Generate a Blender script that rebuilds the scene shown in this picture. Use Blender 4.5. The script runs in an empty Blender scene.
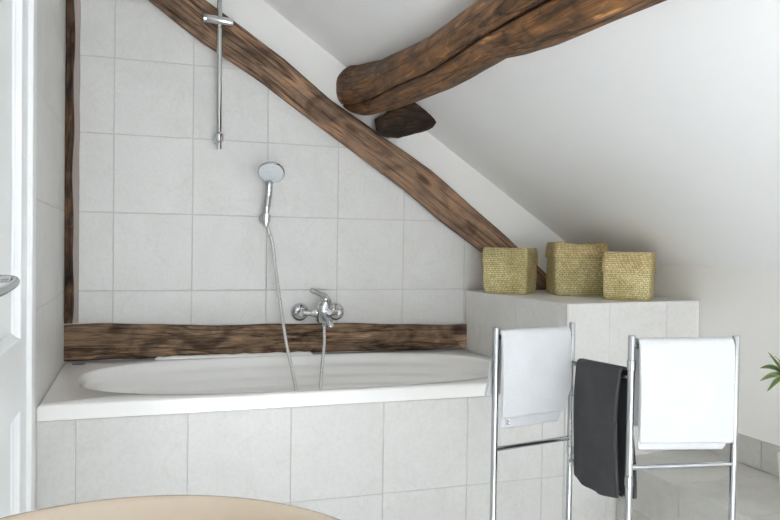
import bpy, bmesh, math, random
from mathutils import Vector, Matrix, noise
random.seed(7)
PI = math.pi
C = bpy.context.scene.collection
scn = bpy.context.scene

# ------------------------------------------------------------------ helpers
def link(name, me, m=None, parent=None, kind=None):
    o = bpy.data.objects.new(name, me); C.objects.link(o)
    if m: me.materials.append(m)
    if parent:
        o.parent = parent; o.matrix_parent_inverse = Matrix.Translation(-parent_loc(parent))
    if kind: o['kind'] = kind
    return o
def parent_loc(p):
    v = Vector(p.location)
    while p.parent: p = p.parent; v = v + (Vector((0, 0, 0)))
    return v if v.length else v
def obj(name, bm, m, parent=None, kind=None, smooth=None):
    bmesh.ops.recalc_face_normals(bm, faces=bm.faces[:])
    me = bpy.data.meshes.new(name); bm.to_mesh(me); bm.free()
    if smooth is not None:
        for p in me.polygons: p.use_smooth = True
        if smooth < 179:
            me.set_sharp_from_angle(angle=math.radians(smooth))
    return link(name, me, m, parent, kind)
def thing(name, label, cat, loc=(0, 0, 0), group=None, kind='thing'):
    o = bpy.data.objects.new(name, None); C.objects.link(o)
    o.location = loc; o.empty_display_size = .05
    return tag(o, label, cat, group, kind)
def tag(o, label, cat, group=None, kind='thing'):
    o['label'] = label; o['category'] = cat; o['kind'] = kind
    if group: o['group'] = group
    return o
def add_box(bm, lo, hi, bev=0):
    lo = Vector(lo); hi = Vector(hi)
    r = bmesh.ops.create_cube(bm, size=1)
    bmesh.ops.scale(bm, vec=hi - lo, verts=r['verts'])
    bmesh.ops.translate(bm, vec=(lo + hi) / 2, verts=r['verts'])
    if bev:
        ed = {e for v in r['verts'] for e in v.link_edges}
        bmesh.ops.bevel(bm, geom=list(ed), offset=bev, segments=2, affect='EDGES', profile=.5)
def box(lo, hi, bev=0):
    bm = bmesh.new(); add_box(bm, lo, hi, bev); return bm
def add_prism(bm, pts, z0, z1):
    lo = [bm.verts.new((p[0], p[1], z0)) for p in pts]; hi = [bm.verts.new((p[0], p[1], z1)) for p in pts]
    n = len(pts)
    for i in range(n): bm.faces.new((lo[i], lo[(i+1) % n], hi[(i+1) % n], hi[i]))
    bm.faces.new(lo[::-1]); bm.faces.new(hi)
def frame_of(t):
    t = t.normalized(); a = Vector((0, 0, 1)) if abs(t.z) < .9 else Vector((1, 0, 0))
    u = t.cross(a).normalized(); return u, t.cross(u).normalized()
def add_tube(bm, pts, rad, n=16, caps=True):
    pts = [Vector(p) for p in pts]
    if not isinstance(rad, (list, tuple)): rad = [rad] * len(pts)
    rings = []; u = None
    for i, p in enumerate(pts):
        t = (pts[min(i+1, len(pts)-1)] - pts[max(i-1, 0)]).normalized()
        if u is None: u, v = frame_of(t)
        else:
            u = (u - t * u.dot(t)).normalized(); v = t.cross(u)
        rings.append([bm.verts.new(p + (u * math.cos(2*PI*k/n) + v * math.sin(2*PI*k/n)) * rad[i]) for k in range(n)])
    for a, b in zip(rings, rings[1:]):
        for k in range(n): bm.faces.new((a[k], a[(k+1) % n], b[(k+1) % n], b[k]))
    if caps: bm.faces.new(rings[0][::-1]); bm.faces.new(rings[-1])
    return rings
def tube(pts, rad, n=16):
    bm = bmesh.new(); add_tube(bm, pts, rad, n); return bm
def add_lathe(bm, prof, origin, axis=(0, 0, 1), n=32):
    """prof: list of (radius, distance along the axis)"""
    ax = Vector(axis).normalized(); u, v = frame_of(ax); O = Vector(origin); rings = []
    for r, h in prof:
        if r < 1e-6: rings.append([bm.verts.new(O + ax * h)])
        else: rings.append([bm.verts.new(O + ax * h + (u * math.cos(2*PI*k/n) + v * math.sin(2*PI*k/n)) * r) for k in range(n)])
    for a, b in zip(rings, rings[1:]):
        for k in range(n):
            k2 = (k + 1) % n
            if len(a) == 1 and len(b) == 1: break
            if len(a) == 1: bm.faces.new((a[0], b[k2], b[k]))
            elif len(b) == 1: bm.faces.new((a[k], a[k2], b[0]))
            else: bm.faces.new((a[k], a[k2], b[k2], b[k]))
    if len(rings[0]) > 1: bm.faces.new(rings[0][::-1])
    if len(rings[-1]) > 1: bm.faces.new(rings[-1])
def lathe(prof, origin, axis=(0, 0, 1), n=32):
    bm = bmesh.new(); add_lathe(bm, prof, origin, axis, n); return bm
def spline(pts, k=10):
    P = [Vector(p) for p in pts]; P = [2*P[0]-P[1]] + P + [2*P[-1]-P[-2]]; out = []
    for i in range(1, len(P) - 2):
        a, b, c, d = P[i-1:i+3]
        for j in range(k):
            t = j / k
            out.append(.5 * ((2*b) + (c-a)*t + (2*a-5*b+4*c-d)*t*t + (3*b-a-3*c+d)*t**3))
    out.append(P[-2]); return out
def interp(x, xs, ys):
    if x <= xs[0]: return ys[0] + (ys[1]-ys[0]) * (x-xs[0]) / (xs[1]-xs[0])
    for i in range(len(xs) - 1):
        if x <= xs[i+1]: return ys[i] + (ys[i+1]-ys[i]) * (x-xs[i]) / (xs[i+1]-xs[i])
    return ys[-1]
def lerp(a, b, t): return a + (b - a) * t

# ------------------------------------------------------------------ materials
def mat(name, col=(.8, .8, .8), rough=.5, metal=0, coat=0, spec=.5):
    m = bpy.data.materials.new(name); m.use_nodes = True
    b = m.node_tree.nodes['Principled BSDF']
    b.inputs['Base Color'].default_value = (*col, 1); b.inputs['Roughness'].default_value = rough
    b.inputs['Metallic'].default_value = metal; b.inputs['Coat Weight'].default_value = coat
    b.inputs['Specular IOR Level'].default_value = spec
    return m
class NT:
    def __init__(s, m): s.t = m.node_tree; s.b = s.t.nodes['Principled BSDF']
    def n(s, typ, **kw):
        nd = s.t.nodes.new(typ)
        for k, v in kw.items():
            if k.startswith('i_'): nd.inputs[k[2:].replace('_', ' ')].default_value = v
            else: setattr(nd, k, v)
        return nd
    def l(s, a, b): s.t.links.new(a, b)
    def coord(s, kind='Object', scale=(1, 1, 1), attr=None):
        if attr: src = s.n('ShaderNodeAttribute', attribute_name=attr).outputs['Vector']
        else: src = s.n('ShaderNodeTexCoord').outputs[kind]
        mp = s.n('ShaderNodeMapping'); mp.inputs['Scale'].default_value = scale; s.l(src, mp.inputs['Vector']); return mp.outputs['Vector']
    def noise(s, vec, scale, detail=4, rough=.55, dist=0):
        nd = s.n('ShaderNodeTexNoise'); nd.inputs['Scale'].default_value = scale; nd.inputs['Detail'].default_value = detail
        nd.inputs['Roughness'].default_value = rough; nd.inputs['Distortion'].default_value = dist; s.l(vec, nd.inputs['Vector']); return nd.outputs['Fac']
    def ramp(s, fac, stops):
        r = s.n('ShaderNodeValToRGB'); e = r.color_ramp.elements
        while len(e) < len(stops): e.new(.5)
        for q, (p, c) in zip(e, stops): q.position = p; q.color = (*c, 1) if len(c) == 3 else c
        s.l(fac, r.inputs['Fac']); return r.outputs['Color']
    def mix(s, fac, a, b, mode='MIX'):
        x = s.n('ShaderNodeMix', data_type='RGBA', blend_type=mode)
        for v, i in ((fac, 0), (a, 6), (b, 7)):
            if hasattr(v, 'links') or hasattr(v, 'is_linked'): s.l(v, x.inputs[i])
            else: x.inputs[i].default_value = v if i == 0 else (*v, 1)
        return x.outputs[2]
    def math(s, op, a, b=None, c=None):
        x = s.n('ShaderNodeMath', operation=op)
        for i, v in enumerate((a, b, c)):
            if v is None: continue
            if hasattr(v, 'is_linked'): s.l(v, x.inputs[i])
            else: x.inputs[i].default_value = v
        return x.outputs[0]
    def bump(s, h, strength=.3, dist=.01, nrm=None):
        b = s.n('ShaderNodeBump'); b.inputs['Strength'].default_value = strength; b.inputs['Distance'].default_value = dist
        s.l(h, b.inputs['Height'])
        if nrm: s.l(nrm, b.inputs['Normal'])
        return b.outputs['Normal']
    def base(s, c): s.l(c, s.b.inputs['Base Color'])
    def nrm(s, c): s.l(c, s.b.inputs['Normal'])

def tile_mat(name, c1, c2, c3, rough=.38):
    m = mat(name, c1, rough); t = NT(m); v = t.coord()
    tv = t.n('ShaderNodeAttribute', attribute_name='tv').outputs['Vector']
    ad = t.n('ShaderNodeVectorMath', operation='ADD'); t.l(v, ad.inputs[0]); t.l(tv, ad.inputs[1]); w = ad.outputs[0]
    a = t.noise(w, 5, 6, .6, .6); f = t.noise(w, 85, 3, .6)
    col = t.ramp(a, [(.30, c1), (.5, c2), (.72, c3)])
    fine = t.ramp(f, [(.35, (.945, .945, .94)), (.62, (1.0, 1.0, 1.0))])
    veins = t.math('ABSOLUTE', t.math('SUBTRACT', t.noise(w, 3.2, 5, .55, 1.2), .5))
    vein = t.ramp(veins, [(0.0, (.965, .958, .948)), (.018, (1, 1, 1))])
    t.base(t.mix(1.0, t.mix(1.0, col, fine, 'MULTIPLY'), vein, 'MULTIPLY'))
    t.nrm(t.bump(t.math('ADD', f, t.math('MULTIPLY', a, 1.2)), .10, .004)); return m
M = {}
M['tile'] = tile_mat('pale_stoneware_tile', (.645, .635, .62), (.675, .67, .655), (.70, .695, .68))
M['tile_ledge'] = tile_mat('ledge_tile', (.70, .69, .67), (.74, .73, .71), (.76, .75, .73))
M['tile_bench'] = tile_mat('grey_bench_tile', (.48, .475, .445), (.55, .545, .51), (.60, .595, .56), .45)
def plaster(name, col, bump=.25):
    m = mat(name, col, .85, spec=.25); t = NT(m); v = t.coord()
    a = t.noise(v, 3, 4); b = t.noise(v, 60, 5, .65)
    t.base(t.mix(a, tuple(c * .97 for c in col), tuple(min(1, c * 1.02) for c in col)))
    t.nrm(t.bump(b, bump, .004)); return m
M['plaster'] = plaster('off_white_plaster', (.88, .87, .85))
M['ceiling'] = plaster('white_ceiling_paint', (.90, .905, .91), .06)
M['grout'] = plaster('grey_grout', (.54, .535, .515), .3)
M['mortar'] = plaster('pinkish_mortar', (.36, .31, .285), .6)
M['filler'] = plaster('white_filler', (.85, .84, .82), .6)

def wood(name, dark, mid, light, patch=1.0, rough=.7, grain=60, bump=.5):
    m = mat(name, mid, rough, spec=.3); t = NT(m)
    g = t.coord(attr='wc', scale=(4.5, grain * 1.9, grain * 1.9)); p = t.coord(attr='wc', scale=(2.6 * patch, 14 * patch, 14 * patch)); q = t.coord(attr='wc', scale=(1.2, 16, 16))
    fine = t.noise(g, 1, 5, .65, .4); pt = t.noise(p, 1, 6, .62, 1.4); st = t.noise(q, 1, 3, .5, .6)
    big = t.noise(t.coord(attr='wc', scale=(5.5 * patch, 9 * patch, 9 * patch)), 1, 3, .5, 1.0)
    c = t.ramp(pt, [(.34, dark), (.47, mid), (.60, mid), (.70, light)])
    c = t.mix(1.0, c, t.ramp(big, [(.32, (.42, .40, .40)), (.50, (1, 1, 1)), (.68, (1.45, 1.38, 1.28))]), 'MULTIPLY')
    c = t.mix(1.0, c, t.ramp(fine, [(.34, (.34, .32, .31)), (.52, (1.12, 1.12, 1.12))]), 'MULTIPLY')
    ridge = t.math('ABSOLUTE', t.math('SUBTRACT', st, .5))
    crack = t.ramp(ridge, [(0.0, (.16, .14, .13)), (.030, (1, 1, 1))])
    c = t.mix(.85, c, crack, 'MULTIPLY')
    kn = t.n('ShaderNodeTexVoronoi'); kn.inputs['Scale'].default_value = 1; kn.inputs['Randomness'].default_value = 1
    t.l(t.coord(attr='wc', scale=(3.2, 9, 9)), kn.inputs['Vector'])
    c = t.mix(1.0, c, t.ramp(kn.outputs['Distance'], [(.07, (.30, .26, .24)), (.17, (1, 1, 1))]), 'MULTIPLY')
    t.base(c)
    h = t.math('ADD', t.math('MULTIPLY', fine, .7), t.math('ADD', t.math('MULTIPLY', pt, .9), t.math('MINIMUM', t.math('MULTIPLY', ridge, 14), .5)))
    t.nrm(t.bump(h, bump, .016)); return m
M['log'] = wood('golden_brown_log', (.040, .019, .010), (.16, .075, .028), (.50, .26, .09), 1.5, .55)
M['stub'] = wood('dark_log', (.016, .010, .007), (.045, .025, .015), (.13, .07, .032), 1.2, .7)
M['beam'] = wood('brown_beam', (.125, .076, .048), (.24, .15, .096), (.38, .245, .155), .9, .7, 80, .5)
M['sill_beam'] = wood('weathered_beam', (.075, .047, .030), (.24, .157, .10), (.50, .37, .25), 1.5, .85, 70, 1.0)
M['post_beam'] = wood('dark_post', (.034, .019, .012), (.095, .052, .030), (.27, .17, .085), 2.0, .8, 80, 1.0)

M['acrylic'] = mat('white_acrylic', (.90, .895, .88), .16, coat=.3)
M['chrome'] = mat('chrome', (.66, .67, .68), .09, 1)
M['steel'] = mat('satin_steel', (.46, .47, .48), .22, 1)
M['white_paint'] = mat('door_paint', (.83, .85, .86), .35)
M['casing'] = mat('casing_paint', (.80, .81, .81), .4)
M['cream'] = mat('cream_ceramic', (.41, .34, .265), .12, coat=.5)
M['nozzle'] = mat('shower_face', (.60, .64, .68), .35)
t = NT(M['nozzle']); vo = t.n('ShaderNodeTexVoronoi'); vo.inputs['Scale'].default_value = 130; t.l(t.coord(), vo.inputs['Vector'])
t.base(t.ramp(vo.outputs['Distance'], [(.14, (.45, .48, .51)), (.28, (.78, .82, .86))]))
M['hose'] = mat('metal_hose', (.86, .86, .86), .22, 1)
t = NT(M['hose']); at = t.n('ShaderNodeAttribute', attribute_name='wc'); sx = t.n('ShaderNodeSeparateXYZ'); t.l(at.outputs['Vector'], sx.inputs[0])
t.nrm(t.bump(t.math('SINE', t.math('MULTIPLY', sx.outputs[0], 1600)), .5, .001))
M['badge'] = mat('navy_badge', (.02, .03, .09), .3)
M['rubber'] = mat('dark_rubber', (.03, .03, .03), .6)
def terry(name, col, rough=.95, sheen=.2, fine=500):
    m = mat(name, col, rough, spec=.1); t = NT(m); v = t.coord()
    m.node_tree.nodes['Principled BSDF'].inputs['Sheen Weight'].default_value = sheen
    a = t.noise(v, fine, 2); b = t.noise(v, 18, 4)
    t.base(t.mix(1.0, t.mix(b, tuple(c * .88 for c in col), col), t.ramp(a, [(.3, (.93, .93, .93)), (.6, (1, 1, 1))]), 'MULTIPLY'))
    t.nrm(t.bump(t.math('ADD', a, t.math('MULTIPLY', b, 3)), .45, .004)); return m
M['towel_white'] = terry('white_terry', (.60, .61, .625), sheen=.0)
M['towel_grey'] = terry('charcoal_terry', (.050, .050, .055), sheen=.06)
M['care'] = mat('printed_label', (.75, .75, .76), .8)
M['ink'] = mat('label_ink', (.12, .12, .15), .8)
M['leaf'] = mat('green_leaf', (.10, .20, .04), .45)
t = NT(M['leaf']); at = t.n('ShaderNodeAttribute', attribute_name='wc'); sx = t.n('ShaderNodeSeparateXYZ'); t.l(at.outputs['Vector'], sx.inputs[0])
t.base(t.ramp(t.math('ABSOLUTE', sx.outputs[1]), [(0.0, (.035, .075, .022)), (.55, (.065, .115, .032)), (.9, (.24, .28, .08))]))
M['stem'] = mat('plant_stem', (.12, .16, .05), .6)
M['pot'] = mat('white_pot', (.84, .83, .81), .35)
M['soil'] = mat('soil', (.05, .035, .025), .95)
M['floor'] = mat('floor_tiles', (.55, .52, .48), .5)
t = NT(M['floor']); br = t.n('ShaderNodeTexBrick'); t.l(t.coord(), br.inputs['Vector']); br.inputs['Scale'].default_value = 1.0
br.inputs['Brick Width'].default_value = .45; br.inputs['Row Height'].default_value = .45; br.offset = 0; br.inputs['Mortar Size'].default_value = .002
br.inputs['Color1'].default_value = (.76, .76, .755, 1); br.inputs['Color2'].default_value = (.74, .74, .735, 1); br.inputs['Mortar'].default_value = (.38, .36, .33, 1)
t.base(br.outputs['Color'])
def weave(name, c1, c2, dark):
    m = mat(name, c1, .6, spec=.35); t = NT(m)
    uv = t.n('ShaderNodeUVMap').outputs['UV']
    br = t.n('ShaderNodeTexBrick'); br.offset = .5; br.offset_frequency = 2; t.l(uv, br.inputs['Vector'])
    br.inputs['Scale'].default_value = 1; br.inputs['Brick Width'].default_value = .015; br.inputs['Row Height'].default_value = .0085
    br.inputs['Mortar Size'].default_value = .0011; br.inputs['Mortar Smooth'].default_value = .8
    br.inputs['Color1'].default_value = (*c1, 1); br.inputs['Color2'].default_value = (*c2, 1); br.inputs['Mortar'].default_value = (*dark, 1)
    v = t.coord(); n1 = t.noise(v, 14, 4); n2 = t.noise(v, 160, 2)
    c = t.mix(1.0, br.outputs['Color'], t.ramp(n1, [(.32, (.80, .74, .60)), (.62, (1.06, 1.06, 1.0))]), 'MULTIPLY')
    c = t.mix(1.0, c, t.ramp(n2, [(.35, (.72, .70, .66)), (.6, (1.05, 1.05, 1.05))]), 'MULTIPLY')
    t.base(c)
    t.nrm(t.bump(t.math('ADD', t.math('MULTIPLY', br.outputs['Fac'], -1.0), t.math('MULTIPLY', n2, .4)), .8, .004)); return m
M['weave_body'] = weave('woven_straw_green', (.78, .68, .41), (.64, .57, .31), (.27, .22, .10))
M['weave_lid'] = weave('woven_straw_lid', (.72, .64, .38), (.57, .52, .27), (.24, .20, .085))
M['weave_gold'] = weave('woven_straw_gold', (.76, .62, .36), (.60, .48, .25), (.26, .19, .08))

# ------------------------------------------------------------------ tiles
def clip(poly, hp):
    a, b, c = hp; out = []
    for i in range(len(poly)):
        p, q = poly[i], poly[(i+1) % len(poly)]; dp = a*p[0]+b*p[1]-c; dq = a*q[0]+b*q[1]-c
        if dp <= 0: out.append(p)
        if (dp < 0 < dq) or (dq < 0 < dp):
            s = dp / (dp - dq); out.append((p[0]+(q[0]-p[0])*s, p[1]+(q[1]-p[1])*s))
    return out
def inset(poly, d):
    n = len(poly); out = []
    for i in range(n):
        p0, p, p1 = Vector(poly[i-1]), Vector(poly[i]), Vector(poly[(i+1) % n])
        e0 = (p - p0).normalized(); e1 = (p1 - p).normalized()
        n0 = Vector((-e0.y, e0.x)); n1 = Vector((-e1.y, e1.x)); s = (n0 + n1)
        if s.length < 1e-6: out.append(tuple(p)); continue
        s.normalize(); k = max(.3, s.dot(n0)); q = p + s * (d / k); out.append((q.x, q.y))
    return out
def tiles(name, O, U, V, us, vs, m, parent, clips=(), gap=.0035, th=.006, bed=.003, kind=None):
    """individual tiles standing proud of a grout bed on the plane through O spanned by U and V"""
    O, U, V = Vector(O), Vector(U).normalized(), Vector(V).normalized(); N = U.cross(V)
    bm = bmesh.new(); tv = bm.verts.layers.float_vector.new('tv'); big = bmesh.new()
    P = lambda p, h: O + U * p[0] + V * p[1] + N * h
    full = [(us[0], vs[0]), (us[-1], vs[0]), (us[-1], vs[-1]), (us[0], vs[-1])]
    for h in clips: full = clip(full, h)
    lo = [big.verts.new(P(p, 0)) for p in full]; hi = [big.verts.new(P(p, bed)) for p in full]
    for i in range(len(full)): big.faces.new((lo[i], lo[(i+1) % len(full)], hi[(i+1) % len(full)], hi[i]))
    big.faces.new(hi); big.faces.new(lo[::-1])
    for i in range(len(us) - 1):
        for j in range(len(vs) - 1):
            g = gap / 2
            poly = [(us[i]+g, vs[j]+g), (us[i+1]-g, vs[j]+g), (us[i+1]-g, vs[j+1]-g), (us[i]+g, vs[j+1]-g)]
            for h in clips:
                if poly: poly = clip(poly, h)
            if len(poly) < 3: continue
            ar = abs(sum(poly[k][0]*poly[(k+1) % len(poly)][1]-poly[(k+1) % len(poly)][0]*poly[k][1] for k in range(len(poly)))) / 2
            if ar < 4e-5: continue
            off = (random.uniform(-9, 9), random.uniform(-9, 9), random.uniform(-9, 9))
            rings = []
            for q, h in ((poly, 0.0005), (poly, th-.0012), (inset(poly, .0012), th)):
                r = []
                for p in q:
                    v = bm.verts.new(P(p, h)); v[tv] = off; r.append(v)
                rings.append(r)
            n = len(poly)
            for a, b in zip(rings, rings[1:]):
                for k in range(n): bm.faces.new((a[k], a[(k+1) % n], b[(k+1) % n], b[k]))
            bm.faces.new(rings[-1])
    o = obj(name, bm, m, parent, kind)
    b = obj('grout_bed', big, M['grout'], o if parent is None else parent)
    return o
def struct(name, bm, m): return obj(name, bm, m, None, 'structure')

XL, XR, ZL = -.178, 2.24, .862
CS = lambda x: 2.098 - .667 * (x - .587)          # underside of the sloping ceiling
ZROWS = [.867, 1.181, 1.495, 1.797]
YB = -8.0
# back wall (gable): plaster slab, tiles below the diagonal beam
wb = struct('wall_back', box((XL-.1, .0, -.02), (XR+.1, .12, 2.75)), M['plaster'])
tiles('tile_cladding', (0, 0, 0), (1, 0, 0), (0, 0, 1), [-.150, .003, .309, .617, .929, 1.238, 1.5425, 1.86],
      [.66] + ZROWS + [2.10, 2.5], M['tile'], wb, clips=[(.555, .832, 1.885)], th=.004, bed=.002)
# left wall with its tiled stretch beside the bath
wl = struct('wall_left', box((XL-.12, YB-.1, -.02), (XL, .0, 2.75)), M['plaster'])
tiles('tile_cladding', (XL, 0, 0), (0, 1, 0), (0, 0, 1), [-1.0, -.725, -.31, -.002], [.2, .55] + ZROWS + [2.10, 2.42], M['tile'], wl, gap=.0018, th=.004, bed=.0025)
wr = struct('wall_right', box((XR, YB-.1, -.02), (XR+.12, .0, 1.02)), M['plaster'])
struct('wall_rear', box((XL-.1, YB-.12, -.02), (XR+.1, YB, 2.75)), M['plaster'])
struct('floor', box((XL-.1, YB-.1, -.08), (XR+.1, .1, 0)), M['floor'])
bm = bmesh.new(); pts = [(x, CS(x)) for x in (XR+.11, XL-.1)]
sec = [(pts[0][0], pts[0][1]), (pts[1][0], pts[1][1]), (pts[1][0], pts[1][1]+.15), (pts[0][0], pts[0][1]+.15)]
f_ = [bm.verts.new((x, .06, z)) for x, z in sec]; b_ = [bm.verts.new((x, YB-.05, z)) for x, z in sec]
for i in range(4): bm.faces.new((f_[i], f_[(i+1) % 4], b_[(i+1) % 4], b_[i]))
bm.faces.new(f_); bm.faces.new(b_)
struct('ceiling', bm, M['ceiling'])

# ------------------------------------------------------------------ timbers
def timber(name, path, sec, m, parent=None, nl=90, nr=40, rough=.004, ns=7.0, cracks=(), ends=.16, seed=0, bisect=None):
    """path(t)->(centre, side axis a, side axis b); sec(t, ang)->(ra, rb) half sizes and squareness"""
    bm = bmesh.new(); wc = bm.verts.layers.float_vector.new('wc'); rings = []
    L = 0; prev = None
    for i in range(nl + 1):
        tt = i / nl; c, a, b = path(tt)
        if prev is not None: L += (c - prev).length
        prev = c; ring = []
        ef = 1.0
        for e in (tt, 1 - tt):
            d = e * nl
            if d < 3: ef *= (1 - ends * ((3 - d) / 3) ** 2)
        for k in range(nr):
            th = 2 * PI * k / nr
            ra, rb, p = sec(tt, th)
            ca, sa = math.cos(th), math.sin(th)
            q = (abs(ca) ** p + abs(sa) ** p) ** (-1 / p)
            r0 = Vector((ca * q * ra, sa * q * rb, 0)) * ef
            pos = c + a * r0.x + b * r0.y
            nz = noise.noise(Vector((L * ns * .35 + seed, r0.x * ns * 2.2, r0.y * ns * 2.2))) + .5 * noise.noise(Vector((L * ns + seed, r0.x * ns * 6, r0.y * ns * 6)))
            k2 = 1 + rough * nz / max(1e-4, r0.length)
            for (ta, tb, ang, wid, dep) in cracks:
                if ta <= tt <= tb:
                    an = ang(tt) if callable(ang) else ang
                    d = (th - an + PI) % (2 * PI) - PI
                    fade = min(1, (tt - ta) / .05, (tb - tt) / .05)
                    k2 -= dep * max(0, fade) * math.exp(-(d / wid) ** 2)
            pos = c + a * r0.x * k2 + b * r0.y * k2
            v = bm.verts.new(pos); v[wc] = (L + seed, r0.x, r0.y); ring.append(v)
        rings.append(ring)
    for p_, q_ in zip(rings, rings[1:]):
        for k in range(nr): bm.faces.new((p_[k], p_[(k+1) % nr], q_[(k+1) % nr], q_[k]))
    for r in (rings[0], rings[-1]):
        c = sum((v.co for v in r), Vector()) / nr; inner = []
        for v in r:
            w = bm.verts.new(lerp(v.co, c, .5)); w[wc] = v[wc] * .5 + Vector((.1, 0, 0)); inner.append(w)
        cv = bm.verts.new(c); cv[wc] = (r[0][wc][0] + .15, 0, 0)
        for k in range(nr):
            bm.faces.new((r[k], r[(k+1) % nr], inner[(k+1) % nr], inner[k])); bm.faces.new((inner[k], inner[(k+1) % nr], cv))
    if bisect:
        for co, no in bisect:
            g = bmesh.ops.bisect_plane(bm, geom=bm.verts[:] + bm.edges[:] + bm.faces[:], plane_co=co, plane_no=no, clear_outer=True)
            ed = [e for e in g['geom_cut'] if isinstance(e, bmesh.types.BMEdge)]
            bmesh.ops.edgeloop_fill(bm, edges=ed)
    return obj(name, bm, m, parent, smooth=50)

# diagonal brace between the tiles and the plaster
D = Vector((.832, 0, -.555)); Nn = Vector((.555, 0, .832))
low = [(.128, 2.037), (.332, 1.89), (.6, 1.736), (.917, 1.523), (1.232, 1.317), (1.41, 1.182), (1.605, 1.051), (1.88, .868)]
up = [(.35, 2.064), (.473, 1.987), (.684, 1.85), (.883, 1.695), (1.114, 1.557), (1.357, 1.413), (1.56, 1.26), (1.707, 1.151), (1.975, .934)]
ls = [(D.x*x+D.z*z, Nn.x*x+Nn.z*z) for x, z in low]; us_ = [(D.x*x+D.z*z, Nn.x*x+Nn.z*z) for x, z in up]
s0, s1 = -1.34, 1.42
def brace_path(t):
    s = lerp(s0, s1, t); wl_ = interp(s, *zip(*ls)); wu = interp(s, *zip(*us_))
    if s < ls[0][0]: wl_ = ls[0][1]
    if s < us_[0][0]: wu = us_[0][1]
    return D * s + Nn * ((wl_ + wu) / 2) + Vector((0, -.0225, 0)), Nn, Vector((0, 1, 0))
def brace_sec(t, th):
    s = lerp(s0, s1, t); wl_ = interp(s, *zip(*ls)); wu = interp(s, *zip(*us_))
    if s < ls[0][0]: wl_ = ls[0][1]
    if s < us_[0][0]: wu = us_[0][1]
    return max(.03, (wu - wl_) / 2), .0165, (5.5 if math.cos(th) < 0 else 3.0)
o = timber('diagonal_beam', brace_path, brace_sec, M['beam'], nl=150, nr=56, rough=.0045, ns=6, seed=3.1,
           cracks=[(.28, .62, 4.45, .045, .10), (.55, .9, 4.95, .05, .12), (.62, .8, 4.2, .05, .1)],
           bisect=[(Vector((0, 0, ZL + .001)), Vector((0, 0, -1))), (Vector((-.1195, 0, 0)), Vector((-1, 0, 0))), (Vector((0, -.0048, 0)), Vector((0, 1, 0)))])
tag(o, 'brown timber beam running diagonally down the tiled back wall', 'beam')
# horizontal timber above the bath
def sill_top(t): return lerp(.7385, .7035, t) + .0022 * math.sin(t * 13) + .0012 * math.sin(t * 31)
def sill_path(t): return Vector((lerp(XL+.004, 1.546, t), -.020, (sill_top(t) + .5935) / 2)), Vector((0, 0, 1)), Vector((0, 1, 0))
o = timber('horizontal_beam', sill_path, lambda t, th: ((sill_top(t) - .5935) / 2, .0165, 6),
           M['sill_beam'], nl=260, nr=72, rough=.0045, ns=11, seed=11.7, ends=.02, cracks=[(.05, .62, 4.72, .05, .10), (.35, .97, 4.45, .05, .10), (.02, .95, 5.05, .04, .08)],
           bisect=[(Vector((0, -.0045, 0)), Vector((0, 1, 0))), (Vector((0, 0, .5915)), Vector((0, 0, -1)))])
tag(o, 'weathered brown timber lying level along the wall just above the bathtub', 'beam')
# upright timber in the corner
pe = thing('corner_post', 'dark upright timber in the corner beside the tiled left wall', 'beam', (-.155, -.02, .72))
def post_path(t): return Vector((-.1600 + .0012 * math.sin(t * 14), -.024, lerp(.742, 2.45, t))), Vector((1, 0, 0)), Vector((0, 1, 0))
timber('timber', post_path, lambda t, th: (.0155 + .0022 * math.sin(t * 31) * (math.cos(th) > 0), .020, 5), M['post_beam'], pe, nl=140, nr=36, rough=.003, ns=14, seed=5.5)
bm = bmesh.new(); wv = []
for i in range(91):
    z = .742 + i * (2.45 - .742) / 90; x1 = -.1225 + .0015 * noise.noise(Vector((z * 9, 2, 1)))
    wv.append([bm.verts.new(p) for p in ((-.150, -.001, z), (-.150, -.017, z), (x1 - .004, -.011 + .002 * noise.noise(Vector((z * 20, 0, 4))), z), (x1, -.001, z))])
for a, b in zip(wv, wv[1:]):
    for k in range(4): bm.faces.new((a[k], a[(k+1) % 4], b[(k+1) % 4], b[k]))
bm.faces.new(wv[0]); bm.faces.new(wv[-1])
obj('mortar_strip', bm, M['mortar'], pe, smooth=40)['label'] = 'pinkish grey mortar strip'
# round purlin log under the ceiling
UPA = [(.05, 43.3), (-.05, 42.3), (-.12, 41.2), (-.35, 39.2), (-.55, 38.5), (-.87, 37.4), (-1.09, 37.7), (-1.24, 37.7), (-1.45, 38.2), (-2.0, 38.5), (-4.6, 38.5)]
LOA = [(.05, 31.6), (-.12, 30.3), (-.35, 29.3), (-.72, 28.7), (-.97, 28.3), (-1.26, 28.5), (-1.40, 27.6), (-1.53, 27.2), (-1.75, 27.1), (-2.0, 26.8), (-4.6, 26.5)]
CAM = Vector((.10027, -3.17006, 1.06428))
def asc(tab): return [a for a, _ in tab][::-1], [b for _, b in tab][::-1]
def log_path(t):
    y = lerp(-.006, YB + .02, t); u = math.radians(interp(y, *asc(UPA))); l = math.radians(interp(y, *asc(LOA)))
    mid = (u + l) / 2; d = 1.150
    return Vector((CAM.x + d * math.cos(mid), y, CAM.z + d * math.sin(mid))), Vector((math.cos(mid), 0, math.sin(mid))), Vector((-math.sin(mid), 0, math.cos(mid)))
def log_sec(t, th):
    y = lerp(-.006, YB + .02, t); u = math.radians(interp(y, *asc(UPA))); l = math.radians(interp(y, *asc(LOA)))
    r = 1.150 * math.sin((u - l) / 2); return r, r, 2.15
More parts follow.
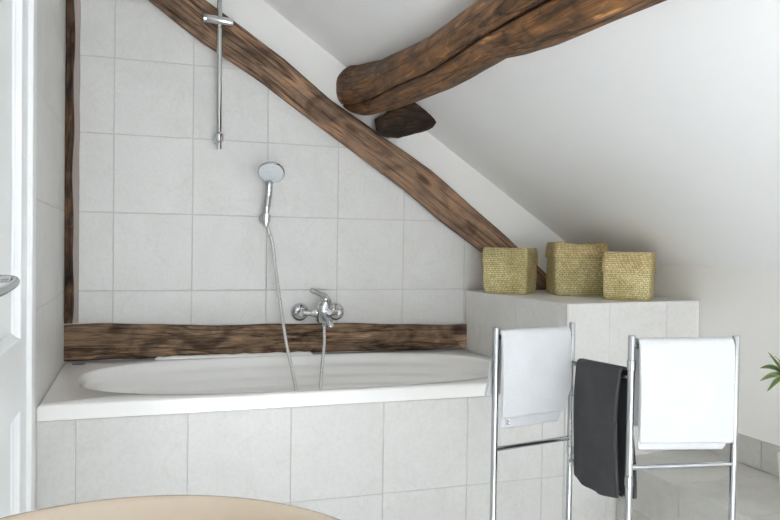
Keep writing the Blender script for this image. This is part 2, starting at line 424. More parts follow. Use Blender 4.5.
o = timber('ceiling_log', log_path, log_sec, M['log'], nl=300, nr=260, rough=.010, ns=4.5, seed=1.3, ends=.06,
           cracks=[(-.06, .285, lambda t: PI + .12 - .55 * t + .04 * math.sin(t * 60), .022, .22), (.27, .75, lambda t: PI - .42 + .2 * t + .03 * math.sin(t * 50), .022, .2), (.02, .2, lambda t: PI + .62 + .05 * math.sin(t * 40), .02, .06), (.0, .16, lambda t: PI - .7 + .05 * math.sin(t * 40), .02, .05)])
tag(o, 'thick golden-brown round log running along under the sloping white ceiling', 'beam')
# short stub below it
def stub_path(t):
    x = lerp(1.068, 1.330, t); return Vector((x, -.132, 1.618 + .030 * t)), Vector((0, 1, 0)), Vector((0, 0, 1))
def stub_sec(t, th):
    r = interp(t, [0, .06, .2, .35, .6, .85, .95, 1.0], [.062, .078, .092, .096, .078, .066, .058, .044]); return r * .95, r, 2.05
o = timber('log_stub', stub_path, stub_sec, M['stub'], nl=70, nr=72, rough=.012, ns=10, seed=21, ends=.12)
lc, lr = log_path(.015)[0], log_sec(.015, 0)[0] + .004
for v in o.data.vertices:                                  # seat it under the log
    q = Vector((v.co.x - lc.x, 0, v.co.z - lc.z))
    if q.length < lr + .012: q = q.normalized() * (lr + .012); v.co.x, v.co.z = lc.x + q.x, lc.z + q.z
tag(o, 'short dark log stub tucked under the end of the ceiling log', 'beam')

# ------------------------------------------------------------------ bathtub
zr, zu, yf = .590, .545, -.843
tub = thing('bathtub', 'white built-in bathtub with oval basin set in grey tiles', 'bathtub', (.7, -.4, 0))
outer = [(XL+.005, yf), (1.572, yf), (1.543, -.006), (XL+.005, -.006)]
cx, hx = .700, .796
def opening(th, ins):
    n = 2.7; c, s = math.cos(th), math.sin(th); q = (abs(c)**n + abs(s)**n) ** (-1/n)
    x = cx + (hx - ins * 1.25) * c * q
    mid, hy = -.428, .383
    return Vector((x, mid + (hy - ins) * s * q, 0))
K = 160; ctr = Vector((cx, -.428, 0))
def ray_out(th, poly):
    d = opening(th, 0) - ctr; best = None
    for i in range(len(poly)):
        p, q = Vector((*poly[i], 0)), Vector((*poly[(i+1) % len(poly)], 0)); e = q - p
        den = d.x * e.y - d.y * e.x
        if abs(den) < 1e-9: continue
        w = p - ctr; tt = (w.x * e.y - w.y * e.x) / den; uu = (w.x * d.y - w.y * d.x) / den
        if tt > 0 and -1e-6 <= uu <= 1 + 1e-6 and (best is None or tt < best): best = tt
    return ctr + d * best
ths = [2 * PI * k / K for k in range(K)]
edge = [ray_out(a, outer) for a in ths]
for p in outer:                                            # snap the nearest sample to each corner
    k = min(range(K), key=lambda i: (edge[i] - Vector((*p, 0))).length); edge[k] = Vector((*p, 0))
bm = bmesh.new(); rings = []
def ring(f, z): rings.append([bm.verts.new((f(i).x, f(i).y, z if not callable(z) else z(i))) for i in range(K)])
ring(lambda i: lerp(edge[i], ctr, .03), zu); ring(lambda i: edge[i], zu); ring(lambda i: edge[i], zr - .008); ring(lambda i: lerp(edge[i], ctr, .004), zr - .002); ring(lambda i: lerp(edge[i], ctr, .010), zr)
for ins, z in ((0, zr), (.004, zr-.001), (.010, zr-.006), (.014, zr-.018), (.017, zr-.034), (.023, zr-.042), (.032, zr-.048), (.038, zr-.055), (.043, zr-.075), (.049, zr-.083), (.058, zr-.089), (.064, zr-.096),
               (.069, zr-.112), (.075, zr-.118), (.084, zr-.122), (.089, zr-.130), (.098, zr-.22), (.118, zr-.32), (.140, zr-.375), (.175, zr-.405), (.24, zr-.415), (.34, zr-.42)):
    ring(lambda i, ins=ins: opening(ths[i], ins), z)
for a, b in zip(rings, rings[1:]):
    for k in range(K): bm.faces.new((a[k], a[(k+1) % K], b[(k+1) % K], b[k]))
bm.faces.new(rings[-1])
obj('tub_shell', bm, M['acrylic'], tub, smooth=40)
bm = lathe([(.020, 0), (.020, .0015), (.017, .0022), (0, .0022)], (0, 0, 0), (0, 0, 1), 32)
bmesh.ops.scale(bm, vec=(1.25, .95, 1), verts=bm.verts[:]); bmesh.ops.translate(bm, vec=(-.116, -.088, zr), verts=bm.verts[:])
obj('badge', bm, M['badge'], tub, smooth=40)['label'] = 'small dark blue oval badge'
obj('overflow_cap', lathe([(.033, 0), (.033, .008), (.028, .012), (0, .013)], (.55, -.15, .42), (0, -1, 0), 32), M['chrome'], tub, smooth=40)
# white filler bead along part of the back edge
bm = bmesh.new(); prev = None; rr = []
for i in range(61):
    x = lerp(.166, .815, i / 60); h = .012 + .005 * noise.noise(Vector((x * 22, 0, 0))) ; w = .050 + .003 * noise.noise(Vector((x * 30, 5, 0)))
    if i in (0, 60): h *= .3
    rr.append([bm.verts.new(p) for p in ((x, -.036, zr + .0005), (x, -w, zr + .0005), (x, -w + .003, zr + h * .7), (x, -.036, zr + h))])
for a, b in zip(rr, rr[1:]):
    for k in range(4): bm.faces.new((a[k], a[(k+1) % 4], b[(k+1) % 4], b[k]))
bm.faces.new(rr[0]); bm.faces.new(rr[-1])
tag(obj('filler_bead', bm, M['filler'], smooth=40), 'strip of white filler between horizontal timber and bathtub edge', 'filler')
# tiled panel in front of the tub
pan = struct('wall_bath_front', box((XL+.002, -.830, 0), (1.572, -.800, .543)), M['grout'])
tiles('tile_cladding', (0, -.830, 0), (1, 0, 0), (0, 0, 1), [XL+.003, -.071, .246, .566, .879, 1.187, 1.483, 1.574], [-.08, .234, .5435], M['tile'], pan, gap=.003, th=.005, bed=.003)

# ------------------------------------------------------------------ tiled ledge and bench
led = thing('tiled_ledge', 'boxed pale tiled ledge carrying the three woven baskets', 'ledge', (1.9, -.4, 0))
A, B_, C_ = Vector((1.548, -.006, 0)), Vector((1.577, -.833, 0)), Vector((XR-.001, -.756, 0))
def inw(p, q, d): n = Vector((-(q-p).y, (q-p).x, 0)).normalized(); return n * d
bm = bmesh.new(); add_prism(bm, [(1.556, -.006), (1.584, -.824), (XR-.002, -.747), (XR-.002, -.006)], 0, ZL-.008); obj('core', bm, M['grout'], led)
lf = (B_ - A).length; ff = (C_ - B_).length
n1 = (B_ - A).normalized().cross(Vector((0, 0, 1))); n2 = (C_ - B_).normalized().cross(Vector((0, 0, 1)))
tiles('left_facing', A - n1 * .006, (B_ - A), (0, 0, 1), [0.002, .150, .464, .778, lf], [.0, .234, .548, ZL - .001], M['tile_ledge'], led, gap=.0016, th=.006, bed=.004)
tiles('front_facing', B_ - n2 * .006, (C_ - B_), (0, 0, 1), [0.0, .201, .490, ff], [.0, .234, .548, ZL - .001], M['tile_ledge'], led, gap=.0016, th=.006, bed=.004)
bm = bmesh.new(); bm.verts.layers.float_vector.new('tv'); add_prism(bm, [(1.5485, -.006), (1.5775, -.832), (XR-.002, -.755), (XR-.002, -.006)], ZL-.008, ZL); obj('top_slab', bm, M['tile_ledge'], led)
ben = thing('tiled_bench', 'low grey tiled bench running along the right wall', 'bench', (2.03, -1.6, 0))
bm = bmesh.new(); add_prism(bm, [(1.828, -.806), (1.828, -3.0), (XR-.002, -3.0), (XR-.002, -.758)], 0, .264); obj('core', bm, M['grout'], ben)
tiles('front_facing', (1.828, -.815, 0), (0, -1, 0), (0, 0, 1), [0, .020, .335, .662, .976, 1.29, 1.604, 1.918, 2.198], [-.02, .112, .2715], M['tile_bench'], ben, th=.006, bed=.003, gap=.003)
tiles('bench_top', (1.822, -.785, .264), (0, -1, 0), (1, 0, 0), [-.04, .345, .66, .975, 1.29, 1.605, 1.92, 2.215], [0, XR-.003-1.822], M['tile_bench'], ben, clips=[(-1, -.1161, -.0215)], th=.008, bed=.004, gap=.003)
bb = tiles('baseboard_right', (XR, 0, .272), (0, -1, 0), (0, 0, 1), [.762, .79, 1.09, 1.405, 1.72, 2.035, 2.35, 2.665, 3.0], [0, .107], M['tile_bench'], None, th=.010, bed=.006, gap=.003, kind='structure')

# ------------------------------------------------------------------ door in the left wall
x0 = XL
door = thing('door_1', 'white panelled door with chrome lever at the left edge', 'door', (x0, -1.4, 0), kind='structure')
SH = .022
obj('leaf', box((x0, -1.99, .005), (x0+.003, -1.192, 2.12)), M['white_paint'], door)
def framing(lo, hi, openings):
    """stiles and rails as one raised frame with bevelled panel openings"""
    bm = bmesh.new(); ys = sorted({lo[0], hi[0]} | {o[0] for o in openings} | {o[1] for o in openings}); zs = sorted({lo[1], hi[1]} | {o[2] for o in openings} | {o[3] for o in openings})
    vd = {}
    def V(y, z): return vd.setdefault((y, z), bm.verts.new((x0+SH, y, z)))
    for i in range(len(ys)-1):
        for j in range(len(zs)-1):
            my, mz = (ys[i]+ys[i+1])/2, (zs[j]+zs[j+1])/2
            if any(o[0] < my < o[1] and o[2] < mz < o[3] for o in openings): continue
            bm.faces.new((V(ys[i], zs[j]), V(ys[i+1], zs[j]), V(ys[i+1], zs[j+1]), V(ys[i], zs[j+1])))
    for v in [k for k in vd.values() if not k.link_faces]: bm.verts.remove(v)
    for y0, y1, z0, z1 in openings:
        R = []
        for ins, h in ((0, SH), (.0015, SH-.001), (.004, SH-.006), (.009, .010), (.012, .009), (.016, .0035)):
            R.append([bm.verts.new((x0+h, y, z)) for y, z in ((y0+ins, z0+ins), (y1-ins, z0+ins), (y1-ins, z1-ins), (y0+ins, z1-ins))])
        for p, q in zip(R, R[1:]):
            for k in range(4): bm.faces.new((p[k], p[(k+1) % 4], q[(k+1) % 4], q[k]))
    R = [[bm.verts.new((x0+h, y, z)) for y, z in ((lo[0], lo[1]), (hi[0], lo[1]), (hi[0], hi[1]), (lo[0], hi[1]))] for h in (.003, SH)]
    for k in range(4): bm.faces.new((R[0][k], R[0][(k+1) % 4], R[1][(k+1) % 4], R[1][k]))
    bmesh.ops.remove_doubles(bm, verts=bm.verts[:], dist=1e-5); return bm
obj('stiles', framing((-1.99, .005), (-1.192, 2.12), [(-1.87, -1.283, .836, 1.98), (-1.87, -1.283, .16, .672)]), M['white_paint'], door)
hp = [(x0+.026, -1.606, .991), (x0+.045, -1.596, .990), (x0+.056, -1.606, .987), (x0+.058, -1.65, .982), (x0+.058, -1.78, .977), (x0+.056, -1.915, .976)]
hd = obj('handle', tube(spline(hp, 8), .0078, 20), M['steel'], door, smooth=60)
bm = lathe([(.026, 0), (.026, .006), (.022, .009), (.010, .010), (.010, .036), (0, .036)], (x0+SH, -1.915, .976), (1, 0, 0), 28)
obj('rose', bm, M['steel'], hd, smooth=40)
bm = bmesh.new(); add_box(bm, (x0, -1.190, 0), (x0+.034, -1.125, 2.17), .003); add_box(bm, (x0, -2.06, 0), (x0+.034, -1.993, 2.17), .003); add_box(bm, (x0, -1.993, 2.125), (x0+.034, -1.190, 2.17), .003)
obj('casing', bm, M['casing'], door)

# ------------------------------------------------------------------ shower fittings
rail = thing('shower_rail', 'vertical chrome shower rail crossing the diagonal beam', 'shower rail', (.407, 0, 1.5))
obj('bar', tube([(.4085, -.064, 1.450), (.4085, -.064, 1.475), (.404, -.064, 2.165)], .0105, 24), M['chrome'], rail, smooth=60)
bm = bmesh.new(); add_lathe(bm, [(.019, .008), (.019, .012), (.011, .014), (.011, .052)], (.408, .004, 1.494), (0, -1, 0), 24)
obj('wall_bracket', bm, M['chrome'], rail, smooth=40)
bm = bmesh.new(); add_lathe(bm, [(.0, -.0255), (.012, -.0245), (.0195, -.014), (.0195, .012), (.013, .021), (.0108, .022)], (.408, -.064, 1.497), (0, 0, 1), 24)
obj('bracket_knob', bm, M['chrome'], rail, smooth=30)
bm = bmesh.new(); add_lathe(bm, [(0, 0), (.0150, 0), (.0172, .003), (.0172, .098), (.0160, .107), (0, .107)], (.350, -.078, 1.972), (1, 0, -.06), 24)
sl = obj('slider', bm, M['chrome'], rail, smooth=40)
obj('slider_cap', lathe([(.0185, 0), (.0185, .012), (0, .012)], (.340, -.078, 1.9725), (1, 0, -.06), 24), M['steel'], sl, smooth=40)
obj('top_bracket', lathe([(.017, 0), (.017, .010), (.010, .013), (.010, .066)], (.404, 0, 2.14), (0, -1, 0), 24), M['chrome'], rail, smooth=40)

sh = thing('hand_shower', 'chrome hand shower with round white face in its wall holder', 'hand shower', (.606, 0, 1.17))
nf = Vector((-.18, -.64, -.75)).normalized(); hc = Vector((.613, -.128, 1.3600))
bm = bmesh.new(); add_lathe(bm, [(.006, -.024), (.032, -.020), (.050, -.010), (.056, -.002), (.056, .005), (.0535, .008), (.051, .006), (0, .006)], hc, nf, 40)
obj('head_shell', bm, M['chrome'], sh, smooth=40)
obj('spray_face', lathe([(.0508, .0050), (.0505, .0072), (.034, .0085), (0, .0090)], hc, nf, 40), M['nozzle'], sh, smooth=60)
hp = spline([hc - nf * .020, hc + Vector((.000, .046, -.040)), Vector((.611, -.078, 1.275)), Vector((.607, -.062, 1.220)), Vector((.605, -.056, 1.165))], 8)
obj('handle', tube(hp, [lerp(.017, .0165, min(1, i / 8)) - .0045 * max(0, (i - 12) / 20) for i in range(len(hp))], 24), M['chrome'], sh, smooth=60)
bm = bmesh.new(); add_lathe(bm, [(.024, 0.004), (.024, .009), (.018, .014), (.012, .016), (.012, .050)], (.606, 0, 1.172), (0, -1, 0), 28)
add_lathe(bm, [(.014, -.018), (.0185, -.018), (.0195, .018), (.0145, .018)], (.605, -.056, 1.172), (0, 0, 1), 28)
obj('wall_holder', bm, M['chrome'], sh, smooth=40)
hz = [(.605, -.056, 1.166), (.612, -.0565, 1.145), (.621, -.062, 1.105), (.629, -.075, 1.075), (.649, -.090, .914), (.679, -.120, .687), (.701, -.170, .548), (.709, -.235, .465), (.722, -.275, .395), (.757, -.285, .352),
      (.792, -.270, .395), (.806, -.225, .465), (.832, -.150, .56), (.850, -.108, .639), (.856, -.082, .700), (.857, -.0765, .713)]
hs = spline(hz, 14); bm = bmesh.new(); wc = bm.verts.layers.float_vector.new('wc'); rg = add_tube(bm, hs, .0072, 14); L = 0
for i, r in enumerate(rg):
    if i: L += (hs[i] - hs[i-1]).length
    for v in r: v[wc] = (L, 0, 0)
obj('hose', bm, M['hose'], sh, smooth=60)
obj('hose_nut', lathe([(.0072, 0), (.0105, .001), (.0115, .024), (.0072, .026)], (.606, -.0563, 1.137), (-.1, 0, 1), 20), M['chrome'], sh, smooth=40)

mx = thing('bath_mixer', 'chrome lever bath mixer on two round wall plates above bathtub', 'mixer tap', (.845, 0, .77))
for x in (.764, .924):
    bm = bmesh.new(); add_lathe(bm, [(.0395, .003), (.040, .006), (.0375, .018), (.028, .028), (.015, .031), (.014, .034)], (x, 0, .771), (0, -1, 0), 36)
    ro = obj('rosette', bm, M['chrome'], mx, smooth=40)
    obj('union_nut', lathe([(.0145, .030), (.0165, .032), (.0165, .052), (.0125, .056), (.0, .056)], (x, 0, .771), (0, -1, 0), 20), M['chrome'], ro, smooth=40)
bm = bmesh.new()
add_tube(bm, spline([(.772, -.048, .771), (.795, -.058, .771), (.815, -.064, .772), (.845, -.066, .773), (.875, -.064, .772), (.895, -.058, .771), (.918, -.048, .771)], 6), [.0125]*9 + [.015]*4 + [.020]*11 + [.015]*4 + [.0125]*9, 24)
add_lathe(bm, [(0, -.042), (.022, -.042), (.0285, -.036), (.031, 0), (.031, .030), (.0285, .038), (0, .042)], (.853, -.072, .772), (0, -.12, 1), 32)
obj('mixer_body', bm, M['chrome'], mx, smooth=50)
bm = bmesh.new(); add_tube(bm, spline([(.856, -.075, .800), (.862, -.078, .825), (.855, -.084, .842), (.826, -.096, .856), (.790, -.108, .872)], 6), [.027]*4 + [.026]*4 + [.021, .018, .016, .015, .014, .0135, .013, .0125] + [.0105]*9, 20)
obj('lever', bm, M['chrome'], mx, smooth=60)
bm = bmesh.new(); add_tube(bm, spline([(.857, -.078, .757), (.860, -.105, .752), (.863, -.135, .744), (.865, -.152, .730), (.865, -.155, .718)], 6), [.0165]*8 + [.0145]*17, 20)
obj('spout', bm, M['chrome'], mx, smooth=50)
obj('diverter_knob', lathe([(.0, 0), (.012, 0), (.013, .004), (.012, .020), (.0, .022)], (.866, -.098, .775), (.15, -1, .2), 20), M['chrome'], mx, smooth=40)
obj('hose_outlet', lathe([(.0115, 0), (.0125, .003), (.0125, .020), (.009, .022)], (.857, -.076, .718), (0, 0, 1), 20), M['chrome'], mx, smooth=40)

# ------------------------------------------------------------------ baskets
def basket(cx, cy, s, rot, h, seam, mb, ml, label, sag=.006, taper=.94, seed=0):
    t = thing('woven_basket', label, 'basket', (cx, cy, ZL), 'woven baskets on the tiled ledge'); rr = math.radians(rot)
    def shell(levels, m, name, close_top):
        bm = bmesh.new(); uvl = bm.loops.layers.uv.new('UVMap'); n = 128; R = []; uvs = []
        vacc = 0; prev = None
        for w, z, p in levels:
            ring = []; us = []; ua = 0
            if prev is not None: vacc += math.hypot(w - prev[0], z - prev[1])
            prev = (w, z)
            last = None
            for k in range(n + 1):
                th = 2 * PI * (k + .5) / n; c_, s_ = math.cos(th), math.sin(th); q = (abs(c_)**p + abs(s_)**p) ** (-1/p)
                x, y = c_ * q * w, s_ * q * w
                if last: ua += math.hypot(x - last[0], y - last[1])
                last = (x, y); us.append((ua, vacc))
                if k == n: break
                corner = min(1, (abs(x) * abs(y)) / (w * w + 1e-9)) if w > 1e-6 else 0
                zz = z - (sag * (1 - corner) if z > h * .9 else 0)
                k1 = 1 + .012 * noise.noise(Vector((x * 14 + seed, y * 14, z * 14)))
                zz += .0025 * noise.noise(Vector((x * 20 + seed, y * 20, 3))) if z > .01 else 0
                X, Y = x * k1, y * k1
                ring.append(bm.verts.new((cx + X * math.cos(rr) - Y * math.sin(rr), cy + X * math.sin(rr) + Y * math.cos(rr), ZL + zz)))
            R.append(ring); uvs.append(us)
        for i in range(len(R) - 1):
            for k in range(n):
                f = bm.faces.new((R[i][k], R[i][(k+1) % n], R[i+1][(k+1) % n], R[i+1][k]))
                for lp, uv in zip(f.loops, (uvs[i][k], uvs[i][k+1], uvs[i+1][k+1], uvs[i+1][k])): lp[uvl].uv = uv
        for rg, do in ((R[0], True), (R[-1], close_top)):
            if do:
                f = bm.faces.new(rg)
                for lp in f.loops: lp[uvl].uv = (lp.vert.co.x, lp.vert.co.y)
        return obj(name, bm, m, t, smooth=60)
    a = s / 2; zs = h * seam
    shell([(a * taper * .96, .0005, 7), (a * taper, .006, 11), (a * (taper + .02), h * .2, 12), (a * .970, h * .4, 12), (a * .950, zs - .006, 12), (a * .935, zs, 12), (a * .93, zs + h * .12, 12)], mb, 'basket_body', True)
    shell([(a * .965, zs - .002, 12), (a * 1.012, zs - .005, 12), (a * 1.018, zs + .001, 12), (a * 1.0, lerp(zs, h, .5), 12), (a * .965, h * .975, 11), (a * .94, h * .998, 9), (a * .85, h, 7), (a * .6, h * .998, 4), (a * .3, h * .995, 3)], ml, 'basket_lid', True)
    return t
basket(1.676, -.205, .208, -44, .203, .64, M['weave_body'], M['weave_lid'], 'green-yellow woven lidded basket standing alone in front of the diagonal beam', .004, .93, 1)
basket(1.927, -.343, .2325, -20, .232, .72, M['weave_body'], M['weave_gold'], 'tallest woven basket, its golden lid overhanging, partly behind another basket', .012, .95, 2)
basket(1.990, -.634, .190, -44, .194, .58, M['weave_body'], M['weave_gold'], 'woven lidded basket nearest the right wall, standing in front of the tallest basket', .004, .95, 3)

# ------------------------------------------------------------------ towel rack
PA, PB, PC, PD = Vector((.955, -1.494, 0)), Vector((1.2085, -1.443, 0)), Vector((1.165, -1.756, 0)), Vector((1.421, -1.800, 0))
rack = thing('towel_rack', 'free-standing folding chrome towel rack with three hinged panels', 'towel rack', (1.18, -1.63, 0))
for p, h in ((PA, .863), (PB, .865), (PC, .868), (PD, .866)):
    bm = bmesh.new(); add_lathe(bm, [(0, .012), (.0080, .012), (.0083, .014), (.0083, h-.0015), (.0075, h), (0, h)], p, (0, 0, 1), 24)
    po = obj('post', bm, M['steel'], rack, smooth=40)
    obj('foot', lathe([(0, 0), (.013, 0), (.013, .008), (.0095, .016), (0, .016)], p, (0, 0, 1), 20), M['rubber'], po, smooth=40)
for p, z in ((PB, .520), (PB, .68), (PC, .535), (PC, .80)):
    obj('hinge_collar', lathe([(.0083, -.012), (.0098, -.011), (.0098, .011), (.0083, .012)], p + Vector((0, 0, z)), (0, 0, 1), 24), M['steel'], rack, smooth=40)
for a, b, zs in ((PA, PB, (.838, .553)), (PB, PC, (.7635, .493)), (PC, PD, (.844, .566))):
    d = (b - a).normalized()
    for z in zs:
        k = .0075 if abs(z - .7635) < 1e-6 else 0
        obj('crossbar', tube([a + d * .006 + Vector((0, 0, z - k)), b - d * .006 + Vector((0, 0, z + k))], .0062, 20), M['steel'], rack, smooth=60)

def towel(name, a, b, z, s0, s1, prof, m, label, cat='towel', group=None, skew=None, th=.0035, wav=.003, seed=0, end=None, nl=26, tilt=(0, 0)):
    """a folded cloth: prof is its cross-section, (offset across the bar, height); extruded along the bar"""
    d = (b - a).normalized(); n = Vector((d.y, -d.x, 0)); sp = spline([(p[0], p[1], 0) for p in prof], 6); bm = bmesh.new(); R = []
    for i in range(nl + 1):
        row = []
        for j, q in enumerate(sp):
            f = i / nl; s = lerp(s0, s1, f); drop = max(0, z - q.y)
            side, zz = q.x, q.y
            if skew: s += skew(f, side, drop)
            w = wav * min(1, drop / .06) * (noise.noise(Vector((s * 16 + seed, zz * 5, j * .02))) * 1.6)
            if end: zz += end(f, side, drop)
            p = a + d * s + n * (side + w) + Vector((0, 0, zz + lerp(tilt[0], tilt[1], f))); row.append(bm.verts.new(p))
        R.append(row)
    for p, q in zip(R, R[1:]):
        for k in range(len(sp) - 1): bm.faces.new((p[k], p[k+1], q[k+1], q[k]))
    o = obj(name, bm, m, None, smooth=180)
    so = o.modifiers.new('cloth', 'SOLIDIFY'); so.thickness = th; so.offset = 0
    bv = o.modifiers.new('soft', 'SUBSURF'); bv.levels = 1; bv.render_levels = 1
    return tag(o, label, cat, group)
# n points to the camera side for A->B (front = -y)
zb = .838
def fold(zb, fo, fi, ro, ri, r1=.0115, r2=.0165, f1=.013, f2=.020, r1b=.014, r2b=.022):
    return [(f2, fo), (f2+.001, lerp(fo, zb, .5)), (r2+.001, zb-.02), (r2*.72, zb+r2*.72), (0, zb+r2), (-r2*.72, zb+r2*.72), (-r2-.001, zb-.02), (-r2b, lerp(ro, zb, .5)), (-r2b, ro+.008), (-r2b+.003, ro), (-r1b, ro+.008),
            (-r1b, lerp(ro, zb, .5)), (-r1, zb-.02), (-r1*.7, zb+r1*.7), (0, zb+r1), (r1*.7, zb+r1*.7), (r1, zb-.02), (f1, lerp(fi, zb, .5)), (f1, fi)]
def sk_a(f, side, drop):
    return -.055 * (drop / .2) ** 1.6 * (side < -.001) * (1 - f) * .8 + (-.045 * f ** 6 * max(0, drop - .14) / .1 if side > 0 else 0)
tw = towel('bath_towel', PA, PB, zb, .008, .240, fold(zb, .634, .606, .690, 0), M['towel_white'], 'white towel on the leftmost rack panel, small printed label at its hem', group='white towels on the rack', skew=sk_a, seed=4)
def patch(a, b, s0, s1, z0, z1, off):
    d = (b - a).normalized(); n = Vector((d.y, -d.x, 0)); bm = bmesh.new()
    vs = [bm.verts.new(a + d * s + n * o_ + Vector((0, 0, z))) for o_ in (off, off + .0012) for s, z in ((s0, z0), (s1, z0), (s1, z1), (s0, z1))]
    for f in ((0, 1, 2, 3), (4, 5, 6, 7), (0, 1, 5, 4), (1, 2, 6, 5), (2, 3, 7, 6), (3, 0, 4, 7)): bm.faces.new([vs[i] for i in f])
    return bm
lb = obj('care_label', patch(PA, PB, .0225, .036, .6135, .630, .0152), M['care'], tw); lb['label'] = 'small grey printed care label'
bm = bmesh.new()
for k in range(4):
    sub = patch(PA, PB, .0240, .0345 - .003 * (k % 2), .6155 + k * .0036, .6173 + k * .0036, .0163)
    me = bpy.data.meshes.new('tmp'); sub.to_mesh(me); sub.free(); bm.from_mesh(me); bpy.data.meshes.remove(me)
obj('printed_lines', bm, M['ink'], lb)
zb = .772
def en_g(f, side, drop): return (.012 * math.sin(f * PI) - .004) * -1 * (drop > .2) * min(1, (drop - .2) / .08)
towel('bath_towel', PB, PC, zb, .058, .288, [(.012, .482), (.014, .53), (.016, .62), (.016, .72), (.014, .755), (.010, .784), (0, .7885), (-.010, .784), (-.015, .765), (-.020, .70), (-.030, .60), (-.038, .52), (-.040, .478)],
      M['towel_grey'], 'dark grey towel hanging on the middle rack panel between the white towels', th=.009, wav=.007, seed=9, end=en_g, tilt=(-.016, -.001))
zb = .844
def sk_c(f, side, drop): return (-.035 * f ** 8 * max(0, drop - .2) / .05 if side > 0 and side < .0165 else 0)
def en_c(f, side, drop): return -.006 * f * (drop > .15)
towel('bath_towel', PC, PD, zb, .012, .247, fold(zb, .626, .609, .66, 0), M['towel_white'], 'white towel on the rightmost rack panel, in front of the bench', group='white towels on the rack', skew=sk_c, end=en_c, seed=14)

# ------------------------------------------------------------------ washbasin
ws = thing('washbasin', 'cream ceramic washbasin with rounded rim at the bottom edge', 'washbasin', (.085, -2.60, 0))
bm = bmesh.new(); n = 96; R = []
for k_, z in ((.55, .60), (.80, .66), (.94, .735), (.985, .775), (1.0, .790), (.998, .797), (.985, .8005), (.965, .800), (.945, .796), (.925, .785), (.90, .765), (.84, .72), (.70, .68), (.45, .655), (.12, .645), (.10, .640)):
    R.append([bm.verts.new((.085 + .232 * k_ * math.cos(2*PI*i/n), -2.60 + .240 * k_ * math.sin(2*PI*i/n), z)) for i in range(n)])
for a, b in zip(R, R[1:]):
    for k in range(n): bm.faces.new((a[k], a[(k+1) % n], b[(k+1) % n], b[k]))
bm.faces.new(R[0]); bm.faces.new(R[-1])
obj('basin_bowl', bm, M['cream'], ws, smooth=60)
obj('pedestal', lathe([(0, 0), (.13, 0), (.125, .02), (.09, .08), (.08, .40), (.11, .598), (0, .598)], (.085, -2.60, 0), (0, 0, 1), 40), M['cream'], ws, smooth=40)
obj('drain', lathe([(0, 0), (.022, 0), (.023, .003), (.015, .004), (0, .002)], (.085, -2.60, .6405), (0, 0, 1), 24), M['chrome'], ws, smooth=40)

# ------------------------------------------------------------------ potted plant
pl = thing('potted_plant', 'potted plant with narrow green leaves showing at the right edge', 'plant', (2.0, -1.475, .272))
obj('pot', lathe([(0, 0), (.052, 0), (.055, .004), (.069, .165), (.071, .175), (.066, .176), (.062, .160), (0, .158)], (2.0, -1.475, .272), (0, 0, 1), 40), M['pot'], pl, smooth=40)
obj('soil', lathe([(.0, .1585), (.0625, .1585), (.06, .163), (0, .165)], (2.0, -1.475, .272), (0, 0, 1), 32), M['soil'], pl, smooth=40)
cr = Vector((1.925, -1.472, .700))
obj('stem', tube(spline([(2.0, -1.475, .43), (1.985, -1.474, .53), (1.945, -1.472, .63), cr], 6), .005, 10), M['stem'], pl, smooth=60)
def leaf(base, tip, w, bend=.01):
    base, tip = Vector(base), Vector(tip); d = tip - base; u = d.cross(Vector((-.5, 1, -.5))).normalized(); nn = d.cross(u).normalized()
    bm = bmesh.new(); wc = bm.verts.layers.float_vector.new('wc'); R = []; N = 12
    for i in range(N + 1):
        f = i / N; ww = w * (math.sin(PI * min(1, f ** .75)) ** .8 + (.12 if f < .3 else 0)) * .5 + .0004
        c = lerp(base, tip, f) + Vector((0, 0, 1)) * bend * math.sin(f * PI) ; row = []
        for k in (-1, -.5, 0, .5, 1):
            v = bm.verts.new(c + u * ww * k + nn * (abs(k) * ww * .35)); v[wc] = (f, k, 0); row.append(v)
        R.append(row)
    for a, b in zip(R, R[1:]):
        for k in range(4): bm.faces.new((a[k], a[k+1], b[k+1], b[k]))
    o = obj('leaf', bm, M['leaf'], pl, smooth=180); so = o.modifiers.new('t', 'SOLIDIFY'); so.thickness = .0008
for tp, w, bd in (((1.874, -1.455, .765), 0.0216, -.004), ((1.852, -1.448, .717), 0.0175, .010), ((1.880, -1.458, .700), 0.0135, .0), ((1.852, -1.449, .679), 0.0149, .008), ((1.872, -1.457, .648), 0.0175, .008)):
    leaf(cr + (Vector(tp) - cr) * .08, tp, w, bd)
for k in range(11):
    a = -1.9 + k * .36; e = random.uniform(-.4, .9); L = random.uniform(.06, .09)
    tp = cr + Vector((math.cos(a) * math.cos(e), math.sin(a) * math.cos(e), math.sin(e))) * L; leaf(cr + (tp - cr) * .06, tp, random.uniform(.011, .016), .008)

# ------------------------------------------------------------------ windows and light
def area(name, loc, rot, sx, sy, power, col):
    l = bpy.data.lights.new(name, 'AREA'); l.shape = 'RECTANGLE'; l.size = sx; l.size_y = sy; l.energy = power; l.color = col
    o = bpy.data.objects.new(name, l); C.objects.link(o); o.location = loc; o.rotation_euler = rot; return o
nrm = Vector((-.555, 0, -.832)); cen = Vector((1.45, -3.45, CS(1.45))) + nrm * .03
q = nrm.to_track_quat('-Z', 'Y').to_euler()
sk = area('skylight_daylight', cen, q, 1.0, .9, 6, (.86, .93, 1.0)); sk.data.spread = math.radians(95)
area('rear_window_daylight', (1.05, YB + .06, 1.35), (math.radians(90), 0, 0), 1.9, 1.4, 68, (.84, .92, 1.0))
area('side_window_daylight', (XL + .06, -5.6, 1.35), (0, math.radians(-90), 0), 1.4, 1.9, 14, (.90, .945, 1.0))
l = bpy.data.lights.new('ceiling_fill_light', 'POINT'); l.energy = 1.2; l.shadow_soft_size = .10; l.color = (1.0, .975, .95)  # unseen fill without a fitting, added to lift the ceiling left of the log
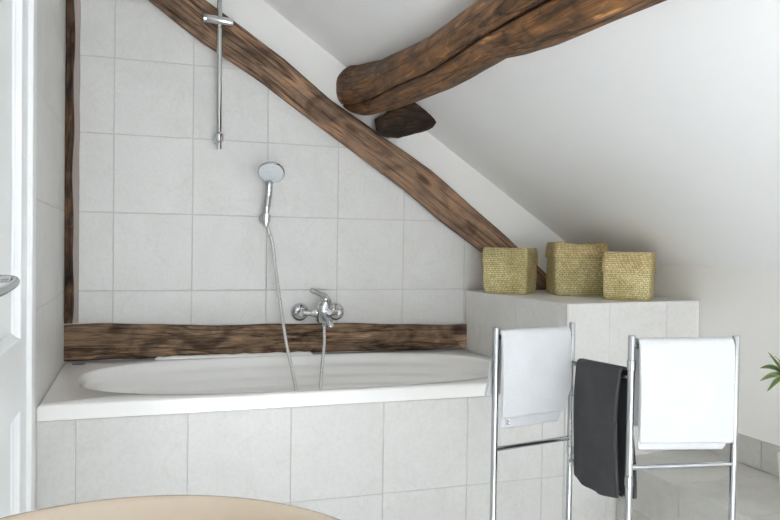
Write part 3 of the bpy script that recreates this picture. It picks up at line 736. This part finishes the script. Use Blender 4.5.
o = bpy.data.objects.new('ceiling_fill_light', l); C.objects.link(o); o.location = (.0, -2.75, 1.62)
l = bpy.data.lights.new('floor_bounce_spot', 'SPOT'); l.energy = 2700; l.shadow_soft_size = .06; l.spot_size = math.radians(32); l.spot_blend = .25; l.color = (.92, .96, 1.0)  # added spot by the skylight; its bounce off the floor brightens the ceiling
o = bpy.data.objects.new('floor_bounce_spot', l); C.objects.link(o); o.location = cen + nrm * .02
o.rotation_euler = (Vector((.70, -3.25, 0)) - o.location).to_track_quat('-Z', 'Y').to_euler()
def wframe(name, P0, U, V, N, w, h, t=.05):
    bm = bmesh.new(); U, V, N, P0 = map(Vector, (U, V, N, P0)); R = []
    for k, d in ((t, 0), (t, .025), (0, .025), (0, 0)):
        R.append([bm.verts.new(P0 + U * sx * (w/2 + k) + V * sy * (h/2 + k) + N * d) for sx, sy in ((-1, -1), (1, -1), (1, 1), (-1, 1))])
    for a, b in zip(R, R[1:] + R[:1]):
        for k in range(4): bm.faces.new((a[k], a[(k+1) % 4], b[(k+1) % 4], b[k]))
    struct(name, bm, M['casing'])
wframe('window_1', Vector((1.45, -3.45, CS(1.45))), (.832, 0, -.555), (0, 1, 0), nrm, .92, 1.02)
wframe('window_3', (XL, -5.6, 1.35), (0, 1, 0), (0, 0, 1), (1, 0, 0), 1.92, 1.42)
wframe('window_2', (1.05, YB, 1.35), (1, 0, 0), (0, 0, 1), (0, 1, 0), 1.92, 1.42)
w = bpy.data.worlds.new('sky'); scn.world = w; w.use_nodes = True
w.node_tree.nodes['Background'].inputs[0].default_value = (.8, .88, 1, 1); w.node_tree.nodes['Background'].inputs[1].default_value = .6

# ------------------------------------------------------------------ camera
cd = bpy.data.cameras.new('camera'); co = bpy.data.objects.new('camera', cd); C.objects.link(co)
yaw, pitch, roll = .3274041, -.0191926, .0146380
cy, sy, cp, sp, cr_, sr = math.cos(yaw), math.sin(yaw), math.cos(pitch), math.sin(pitch), math.cos(roll), math.sin(roll)
fw = Vector((sy*cp, cy*cp, sp)); rt = Vector((cy, -sy, 0)); upv = rt.cross(fw)
r2 = rt * cr_ + upv * sr; u2 = -rt * sr + upv * cr_
mm = Matrix((r2, u2, -fw)).transposed().to_4x4(); mm.translation = CAM; co.matrix_world = mm
cd.sensor_width = 36; cd.lens = 740.0 * 36 / 780; cd.clip_start = .02
scn.camera = co
vs = scn.view_settings; vs.view_transform = 'Standard'; vs.look = 'None'; vs.gamma = 1; vs.use_curve_mapping = False; vs.exposure = 0.32
scn.cycles.max_bounces = 24; scn.cycles.diffuse_bounces = 20; scn.cycles.glossy_bounces = 6
